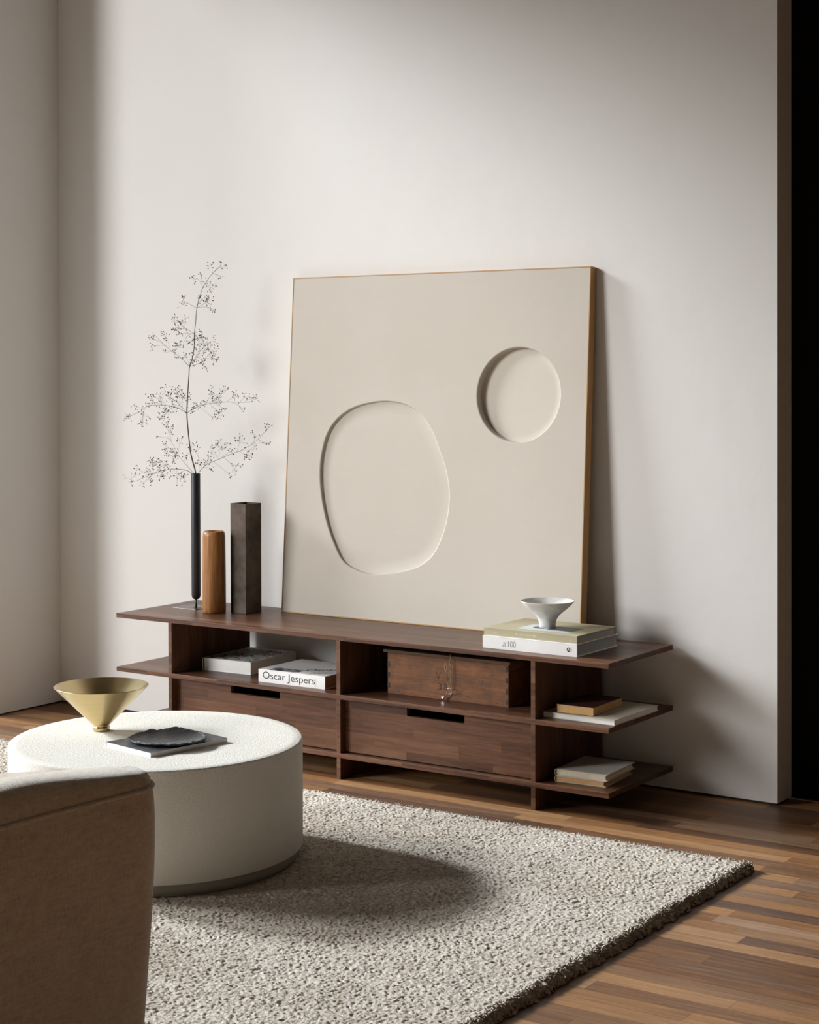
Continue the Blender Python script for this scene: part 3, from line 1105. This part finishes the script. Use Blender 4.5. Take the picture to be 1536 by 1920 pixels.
crate_front()
box('back_board', (0.0, BD - 0.012, 0.0), (BW, BD, BH), M['box'], bx, 0.001)
box('side_board', (0.0, 0.012, 0.0), (0.012, BD - 0.012, BH), M['box'], bx)
box('side_board', (BW - 0.012, 0.012, 0.0), (BW, BD - 0.012, BH), M['box'], bx)
box('bottom_board', (0.012, 0.012, 0.0), (BW - 0.012, BD - 0.012, 0.01), M['box'], bx)
lid = box('lid', (-0.012, -0.010, BH + 0.001), (BW + 0.012, BD + 0.002, BH + 0.0125), M['box_lid'], bx, 0.0015)
for side in (0, 1):
    for k in range(4):
        z0 = 0.004 + k * 0.0385 + (0.016 if side == 0 else 0.004)
        if z0 + 0.019 > BH:
            continue
        x0 = -0.0004 if side == 0 else BW - 0.0105
        box('finger_joint', (x0, -0.0006, z0), (x0 + 0.011, 0.004, z0 + 0.0185), M['box_dark'], bx)
for x, z in ((0.006, 0.13), (0.006, 0.038), (BW - 0.006, 0.137), (BW - 0.006, 0.09), (BW - 0.006, 0.045), (0.05, 0.012), (0.175, 0.010), (0.33, 0.012), (0.36, 0.017), (0.466, 0.010)):
    disc('nail_head', (x, 0.0, z), 0.0018, M['ink'], bx, 'y', 0.0006)
# keyhole plate
bm = bmesh.new()
hx, hz = 1.478 - BX0, 0.4244 - BZ
P = [(0, 0.024), (0.0045, 0.010), (0.0072, 0), (0.0045, -0.010), (0, -0.024), (-0.0045, -0.010), (-0.0072, 0), (-0.0045, 0.010)]
A = [bm.verts.new((hx + x, -0.0004, hz + z)) for x, z in P]; B = [bm.verts.new((hx + x, 0.001, hz + z)) for x, z in P]
bm.faces.new(A)
for i in range(8):
    bm.faces.new((A[i], A[(i + 1) % 8], B[(i + 1) % 8], B[i]))
M['plate_wood'] = plain('keyhole_plate_wood', (0.27, 0.125, 0.06), 0.55)
kp = from_bm('keyhole_plate', bm, M['plate_wood'], bx)
bm = bmesh.new()
P = [(0.0022 * cos(a), 0.004 + 0.0030 * sin(a)) for a in np.linspace(-0.6, pi + 0.6, 10)] + [(-0.0024, -0.007), (0.0024, -0.007)]
bm.faces.new([bm.verts.new((hx + x, -0.0007, hz + z)) for x, z in P])
from_bm('keyhole', bm, M['ink'], kp)
text('stencil', 'V', (1.4375 - BX0, -0.0003, 0.3775 - BZ), (1, 0, 0), (0, 0, 1), 0.021, 0.028, M['stain'], bx, bold=-0.02)
text('stencil', 'I', (1.487 - BX0, -0.0003, 0.3735 - BZ), (1, 0, 0), (0, 0, 1), 0.005, 0.028, M['stain'], bx)
text('stencil', '3', (1.445 - BX0, -0.0003, 0.341 - BZ), (1, 0, 0), (0, 0, 1), 0.016, 0.024, M['stain'], bx)
text('stencil', '8', (1.471 - BX0, -0.0003, 0.343 - BZ), (1, 0, 0), (0, 0, 1), 0.015, 0.022, M['stain'], bx)
# knots and scars in the wood
for kx, kz, kr in ((0.31, 0.026, 0.010), (0.345, 0.018, 0.006), (0.445, 0.105, 0.006), (0.40, 0.075, 0.010)):
    bm = bmesh.new()
    nn = 18
    rr = random.Random(int(kx * 1000))
    bm.faces.new([bm.verts.new((kx + kr * 1.25 * rr.uniform(0.75, 1.1) * cos(2 * pi * i / nn), -0.0003, kz + kr * rr.uniform(0.7, 1.1) * sin(2 * pi * i / nn))) for i in range(nn)])
    M['knot'] = M.get('knot') or plain('wood_knot', (0.13, 0.06, 0.032), 0.7, var=0.5, vscale=160)
    from_bm('knot', bm, M['knot'], bx)

# key on its string
ky = thing('key', 'small nickel key hanging on a loop of twine in front of the old box', 'key', (1.5050, -0.398, 0.3443))
bm = bmesh.new()
ring = [(0.0105 * cos(a), 0, 0.0105 * sin(a)) for a in np.linspace(0, 2 * pi, 25)]
tube_bm(bm, ring, 0.0011, 8)
from_bm('bow', bm, M['key'], ky, True)
d = Vector((-0.0315, 0, -0.0345)); dn = d.normalized()
bm = bmesh.new()
tube_bm(bm, [dn * 0.0105, dn * 0.0125, dn * 0.0135, dn * 0.0145, dn * 0.0450, dn * 0.0455], [0.0016, 0.0022, 0.0030, 0.0021, 0.0021, 0.0015], 12)
from_bm('shank', bm, M['key'], ky, True)
pn = Vector((dn.z, 0, -dn.x))
bm = bmesh.new()
for s0, s1, e0, e1 in ((0.0330, 0.0430, 0.0015, 0.0040), (0.0330, 0.0360, 0.0040, 0.0080), (0.0390, 0.0430, 0.0040, 0.0095)):
    vv = []
    for y in (-0.0008, 0.0008):
        for s, e in ((s0, e0), (s1, e0), (s1, e1), (s0, e1)):
            q = dn * s + pn * e; vv.append(bm.verts.new((q.x, y, q.z)))
    for f in ((0, 1, 2, 3), (7, 6, 5, 4), (0, 4, 5, 1), (1, 5, 6, 2), (2, 6, 7, 3), (3, 7, 4, 0)):
        bm.faces.new([vv[i] for i in f])
from_bm('bit', bm, M['key'], ky)
bm = bmesh.new()
top = Vector((0.003, 0.001, 0.1225))
for sx, ph in ((-0.0016, 0), (0.0030, pi)):
    P = []
    for i in range(22):
        t = i / 21
        b = Vector((-0.006 if sx < 0 else 0.001, 0, 0.0095))
        q = b.lerp(top, t)
        q += Vector((sx * sin(pi * min(1, t * 1.2)) + 0.0011 * sin(13 * t * 2 + ph), 0.0010 * cos(13 * t * 2 + ph), 0))
        P.append(q)
    tube_bm(bm, P, 0.0009, 6)
tube_bm(bm, smooth_path([top, top + Vector((0.004, -0.003, -0.001)), top + Vector((0.014, -0.004, -0.010))], 4), 0.0010, 6)
tube_bm(bm, smooth_path([top, top + Vector((-0.002, 0.001, 0.006)), top + Vector((-0.001, 0.012, 0.010))], 4), 0.0009, 6)
tg = from_bm('twine_loop', bm, M['string'], ky, True)

# ================================================================== RUG
RX0, RX1, RY0, RY1, RH = -0.75, 2.812, -4.35, -0.765, 0.030


def rug():
    rt = thing('rug', 'thick beige wool shag rug on the wooden floor under the round table', 'rug', (0, 0, 0))
    st = 0.0030
    nx = int((RX1 - RX0) / st) + 1
    ny = int((RY1 - RY0) / st) + 1
    xs = np.linspace(RX0, RX1, nx); ys = np.linspace(RY0, RY1, ny)
    X, Y = np.meshgrid(xs, ys)
    rng = np.random.default_rng(4)
    cw, ch = 0.0082, 0.0058     # tuft cell, longer along x
    gx = int((RX1 - RX0) / cw) + 6; gy = int((RY1 - RY0) / ch) + 6
    JX = rng.random((gy, gx)); JY = rng.random((gy, gx)); JH = rng.random((gy, gx)); JA = rng.uniform(-0.6, 0.35, (gy, gx))
    # rows of pile are slightly wavy
    Yw = Y + 0.006 * np.sin(X * 21 + 3 * np.sin(Y * 9)) + 0.004 * np.sin(X * 47 + Y * 13)
    Xw = X + 0.005 * np.sin(Y * 33 + X * 7)
    cxi = np.floor((Xw - RX0) / cw).astype(int) + 2; cyi = np.floor((Yw - RY0) / ch).astype(int) + 2
    H = np.zeros_like(X)
    for dy in (-1, 0, 1):
        for dx in (-1, 0, 1):
            a = np.clip(cyi + dy, 0, gy - 1); b = np.clip(cxi + dx, 0, gx - 1)
            px = RX0 + (b - 2 + JX[a, b]) * cw; py = RY0 + (a - 2 + JY[a, b]) * ch
            ux = Xw - px; uy = Yw - py
            ca, sa = np.cos(JA[a, b]), np.sin(JA[a, b])
            u = (ux * ca + uy * sa) / 0.0078; v = (-ux * sa + uy * ca) / 0.0052
            q = 1 - (u * u + v * v)
            h = np.sqrt(np.clip(q, 0, 1)) * (0.55 + 0.45 * JH[a, b])
            H = np.maximum(H, h)
    # broad unevenness
    def lowf(n, amp):
        s = np.zeros_like(X)
        for _ in range(n):
            kx, ky_, ph = rng.uniform(-22, 22), rng.uniform(-34, 34), rng.uniform(0, 6.28)
            s += np.sin(kx * X + ky_ * Y + ph)
        return amp * s / math.sqrt(n)
    N1 = rng.standard_normal(X.shape)
    cs = 0.0058     # strands within the tufts
    gx2 = int((RX1 - RX0) / cs) + 6; gy2 = int((RY1 - RY0) / (cs * 0.7)) + 6
    KX = rng.random((gy2, gx2)); KY = rng.random((gy2, gx2)); KH = rng.random((gy2, gx2))
    c2x = np.floor((X - RX0) / cs).astype(int) + 2; c2y = np.floor((Y - RY0) / (cs * 0.7)).astype(int) + 2
    H2 = np.zeros_like(X)
    for dy in (-1, 0, 1):
        for dx in (-1, 0, 1):
            a = np.clip(c2y + dy, 0, gy2 - 1); b = np.clip(c2x + dx, 0, gx2 - 1)
            px = RX0 + (b - 2 + KX[a, b]) * cs; py = RY0 + (a - 2 + KY[a, b]) * cs * 0.7
            q = 1 - ((X - px) / 0.0055) ** 2 - ((Y - py) / 0.0038) ** 2
            H2 = np.maximum(H2, np.sqrt(np.clip(q, 0, 1)) * KH[a, b])
    Z = RH - 0.012 + 0.0068 * H + 0.0052 * H2 + lowf(14, 0.0016) + 0.0007 * N1
    ex = np.minimum(X - RX0, RX1 - X); ey = np.minimum(Y - RY0, RY1 - Y)
    e = np.minimum(ex, ey)
    k = np.clip(e / 0.034, 0, 1)
    Z = Z * np.sqrt(np.clip(1 - (1 - k) ** 2, 0, 1)) * (1 - 0.0) + 0.0015
    # shaggy outline: edge tufts reach out a little
    edge = np.clip(1 - e / 0.03, 0, 1)
    wob = 0.010 * (H - 0.35) + 0.004 * np.sin(X * 90) * np.sin(Y * 75)
    X2 = X + edge * wob * np.sign(X - (RX0 + RX1) / 2) * (ex <= ey)
    Y2 = Y + edge * wob * np.sign(Y - (RY0 + RY1) / 2) * (ey < ex)
    X2 = X2 + (0.0006 + 0.0035 * edge) * rng.standard_normal(X.shape)
    Y2 = Y2 + (0.0006 + 0.0035 * edge) * rng.standard_normal(X.shape)
    co = np.stack([X2, Y2, Z], -1).reshape(-1, 3).astype(np.float32)
    idx = np.arange(nx * ny).reshape(ny, nx)
    q = np.stack([idx[:-1, :-1], idx[:-1, 1:], idx[1:, 1:], idx[1:, :-1]], -1).reshape(-1, 4)
    # loose tufts round the hem: little yarn ends that point outwards
    TV, TQ = [], []
    oct_v = np.array([(1, 0, 0), (-1, 0, 0), (0, 1, 0), (0, -1, 0), (0, 0, 1), (0, 0, -1)], dtype=float)
    base_n = len(co)
    hem = []
    for side, dens in ((0, 5200), (1, 5200), (2, 1800), (3, 1800)):
        for _ in range(dens):
            t_ = rng.random(); zz = rng.uniform(0.003, RH * 0.98)
            inset = 0.002 + 0.030 * (zz / RH) ** 2.2 * rng.uniform(0.5, 1.0)
            if side == 0: p = (RX1 - inset, RY0 + (RY1 - RY0) * t_, zz); n = (1, 0)
            elif side == 1: p = (RX0 + (RX1 - RX0) * t_, RY1 - inset, zz); n = (0, 1)
            elif side == 2: p = (RX0 + inset, RY0 + (RY1 - RY0) * t_, zz); n = (-1, 0)
            else: p = (RX0 + (RX1 - RX0) * t_, RY0 + inset, zz); n = (0, -1)
            hem.append((p, n))
    tris = []
    for i, (p, n) in enumerate(hem):
        d = np.array([n[0] + rng.normal(0, 0.55), n[1] + rng.normal(0, 0.55), rng.uniform(-0.5, 0.7)])
        d /= np.linalg.norm(d)
        a = np.cross(d, (0, 0, 1)); a /= (np.linalg.norm(a) + 1e-9); b = np.cross(d, a)
        l, w_ = rng.uniform(0.0045, 0.0075), rng.uniform(0.0018, 0.0028)
        v = np.array(p) + oct_v[:, :1] * d * l + oct_v[:, 1:2] * a * w_ + oct_v[:, 2:3] * b * w_
        v[:, 2] = np.maximum(v[:, 2], 0.0008)
        TV.append(v)
        o0 = base_n + i * 6
        for (x_, y_, z_) in ((0, 2, 4), (2, 1, 4), (1, 3, 4), (3, 0, 4), (2, 0, 5), (1, 2, 5), (3, 1, 5), (0, 3, 5)):
            tris.append((o0 + x_, o0 + y_, o0 + z_))
    co = np.concatenate([co, np.concatenate(TV).astype(np.float32)])
    tris = np.array(tris, dtype=np.int32)
    me = bpy.data.meshes.new('pile')
    me.vertices.add(len(co)); me.vertices.foreach_set('co', co.ravel())
    nf = len(q)
    nt = len(tris)
    me.loops.add(nf * 4 + nt * 3)
    me.loops.foreach_set('vertex_index', np.concatenate([q.ravel(), tris.ravel()]).astype(np.int32))
    me.polygons.add(nf + nt)
    me.polygons.foreach_set('loop_start', np.concatenate([np.arange(nf) * 4, nf * 4 + np.arange(nt) * 3]).astype(np.int32))
    me.polygons.foreach_set('use_smooth', np.ones(nf + nt, dtype=bool))
    me.update(calc_edges=True)
    o = link('pile', me, rt, [M['rug']])
    o['kind'] = 'stuff'
    box('backing', (RX0 + 0.012, RY0 + 0.012, 0.0), (RX1 - 0.012, RY1 - 0.012, 0.004), M['rug'], rt)


rug()

# ================================================================== ROUND TABLE
TX, TY, TR, TZ = 1.304, -1.702, 0.436, 0.381
tb = thing('round_coffee_table', 'low round cream plaster drum coffee table standing on the shag rug', 'table', (TX, TY, 0.0))
pr = [(0.0, 0.062), (TR - 0.006, 0.062), (TR - 0.002, 0.064), (TR, 0.068), (TR, TZ - 0.006), (TR - 0.0015, TZ - 0.002), (TR - 0.005, TZ), (TR - 0.03, TZ), (0.2, TZ), (0.0, TZ)]
lathe('drum', pr, M['table'], tb, 192)
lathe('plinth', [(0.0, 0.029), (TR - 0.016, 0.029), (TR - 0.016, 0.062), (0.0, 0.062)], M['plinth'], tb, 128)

# brass bowl
prof = [(0.0, 0.0), (0.0245, 0.0), (0.0258, 0.0012), (0.0258, 0.0125), (0.0250, 0.0138), (0.0235, 0.0150), (0.0260, 0.0180), (0.1420, 0.1355), (0.1436, 0.1368),
        (0.1440, 0.1376), (0.1432, 0.1384), (0.1415, 0.1380), (0.0240, 0.0225), (0.0120, 0.0180), (0.0, 0.0175)]
cb = lathe('brass_bowl', prof, M['brass'], None, 128)
cb.location = (1.083, -1.709, TZ + 0.0005)
tag(cb, 'brushed brass cone shaped bowl on a small foot, on the round table', 'bowl')

# magazine with the slate dish
mg = book('magazine', 'dark grey softcover magazine lying on the round table under the slate dish', 'magazine', (1.2545, -1.866, TZ), radians(-10.5),
          0.214, 0.283, 0.0135, M['white_cover'], M['paper'], 'left', 0.0007, 0.0006, cover_top=M['magazine_cover'], soft=True)


def slate_dish():
    bm = bmesh.new()
    rr = random.Random(11)
    seg = 120
    rings = []
    def R(t):
        return 1 + 0.03 * sin(2 * t + 0.6) + 0.02 * sin(3 * t + 2) + 0.008 * sin(7 * t) + 0.006 * sin(13 * t + 1) + 0.006 * sin(29 * t + 3) + 0.005 * sin(43 * t)
    ph = [rr.uniform(0, 6.28) for _ in range(6)]
    lump = [(radians(a), wd, hh) for a, wd, hh in ((158, 0.10, 0.006), (118, 0.20, 0.0075), (135, 0.07, 0.003), (40, 0.06, 0.003), (55, 0.05, 0.003), (70, 0.06, 0.002), (-60, 0.15, 0.001))]
    prof = [(0.0, 0.0, 0), (0.30, 0.0, 0), (0.60, 0.0005, 0), (0.85, 0.0025, 0), (0.96, 0.0055, 0.4), (1.0, 0.0075, 0.8), (1.0, 0.0105, 1.0), (0.975, 0.0118, 1.0), (0.95, 0.0105, 0.8),
            (0.90, 0.0080, 0.3), (0.75, 0.0058, 0), (0.4, 0.0050, 0), (0.0, 0.0048, 0)]
    for k, (rk, z, w) in enumerate(prof):
        if rk == 0:
            rings.append([bm.verts.new((0, 0, z))]); continue
        ring = []
        for i in range(seg):
            t = 2 * pi * i / seg
            L_ = 0
            for a, wd, hh in lump:
                dd = (t - a + pi) % (2 * pi) - pi
                L_ += hh * math.exp(-(dd / wd) ** 2)
            rough_ = 0.0006 * sin(19 * t + ph[0] + k) + rr.uniform(-0.0019, 0.0019)
            r = 0.1120 * rk * (1 + (R(t) - 1) * rk) * (1 + (rr.uniform(-0.014, 0.014) if w > 0.3 else 0))
            ring.append(bm.verts.new((r * cos(t), r * 0.97 * sin(t), z + w * (L_ + rough_))))
        rings.append(ring)
    for A, B in zip(rings[:-1], rings[1:]):
        for j in range(seg):
            k = (j + 1) % seg
            if len(A) == 1:
                bm.faces.new((A[0], B[j], B[k]))
            elif len(B) == 1:
                bm.faces.new((A[j], A[k], B[0]))
            else:
                bm.faces.new((A[j], A[k], B[k], B[j]))
    o = from_bm('slate_dish', bm, M['slate'], None, True)
    o.location = (1.394, -1.752, TZ + 0.0137)
    tag(o, 'rough black cast dish with ragged rim on the magazine', 'dish')


slate_dish()

# ================================================================== ARMCHAIR
ac = thing('armchair', 'rounded beige fabric armchair seen from behind at the lower left', 'armchair', (2.18, -3.5, 0.0))


def chair():
    # plan path of the outer back, local to (2.18,-3.5): from the far arm front, round the back, to the near arm front
    hw, bx_, rc = 0.405, 0.440, 0.085
    path = []
    def add(x, y, nx, ny):
        path.append((x, y, nx, ny))
    for k in range(12):
        add(-0.34 + (bx_ - rc + 0.34) * k / 12, hw - 0.02 + 0.02 * k / 12, 0, 1)
    for k in range(13):
        a = pi / 2 - pi / 2 * k / 12
        add(bx_ - rc + rc * cos(a), hw - rc + rc * sin(a), cos(a), sin(a))
    for k in range(1, 24):
        y = (hw - rc) - 2 * (hw - rc) * k / 24
        add(bx_ - 0.012 * (1 - (abs(y) / hw) ** 2) * 0 + 0.0, y, 1, 0)
    for k in range(13):
        a = -pi / 2 * k / 12
        add(bx_ - rc + rc * cos(a), -(hw - rc) + rc * sin(a), cos(a), sin(a))
    for k in range(1, 13):
        add(bx_ - rc - (bx_ - rc + 0.34) * k / 12, -hw + 0.02 * k / 12, 0, -1)
    n = len(path)
    def prof(i):
        x, y, nx, ny = path[i]
        # crown is high in the middle of the back, falls towards the corners and along the arms
        if x > bx_ - rc:
            s = min(1.0, max(0.0, (hw - abs(y)) / 0.40)); s = s * s * (3 - 2 * s)
            arm = 0.0
        else:
            s = 0.0
            arm = min(1.0, (bx_ - rc - x) / 0.60)
        zp = 0.693 + 0.007 * s - 0.10 * arm
        cr_ = 0.032 + 0.030 * s
        return [(0.030, 0.115), (0.030, 0.130), (0.018, 0.30), (0.006, 0.45), (0.001, 0.56), (0.0, 0.63), (0.003, zp - 0.012), (0.008, zp),
                (0.009, zp + cr_ * 0.45), (0.020, zp + cr_ * 0.80), (0.045, zp + cr_ * 0.98), (0.080, zp + cr_), (0.110, zp + cr_ * 0.85), (0.130, zp + cr_ * 0.4),
                (0.138, zp - 0.03), (0.140, 0.42), (0.140, 0.40)]
    bm = bmesh.new()
    rows = []
    for i in range(n):
        x, y, nx, ny = path[i]
        rows.append([bm.verts.new((x - nx * o, y - ny * o, z)) for o, z in prof(i)])
    # inner corner radius would fold: pull the inner offsets in the corners towards a common curve
    for a, b in zip(rows[:-1], rows[1:]):
        for k in range(len(a) - 1):
            bm.faces.new((a[k], b[k], b[k + 1], a[k + 1]))
    for r in (rows[0], rows[-1]):
        bm.faces.new(r)
    o = from_bm('backrest', bm, M['fabric'], ac, True)
    sub = o.modifiers.new('sub', 'SUBSURF'); sub.levels = 1; sub.render_levels = 1
    # piping along the seam
    bm = bmesh.new()
    P = []
    for i in range(n):
        x, y, nx, ny = path[i]
        p7 = prof(i)[7]
        P.append((x - nx * (p7[0] - 0.0030), y - ny * (p7[0] - 0.0030), p7[1] - 0.001))
    tube_bm(bm, P, 0.0044, 8)
    from_bm('piping', bm, M['fabric'], ac, True)
    # seat
    bm = bmesh.new()
    bm_box(bm, (-0.37, -0.262, 0.30), (0.28, 0.262, 0.445), 0.04)
    from_bm('seat_cushion', bm, M['fabric'], ac, True)
    bm = bmesh.new()
    bm_box(bm, (-0.35, -0.36, 0.115), (0.38, 0.36, 0.30), 0.02)
    from_bm('seat_base', bm, M['fabric'], ac, False)
    for sx in (-0.30, 0.34):
        for sy in (-0.30, 0.30):
            lathe('leg', [(0.0, 0.030), (0.012, 0.030), (0.020, 0.115), (0.0, 0.115)], WOOD[2], ac, 24, loc=(sx, sy, 0))


chair()
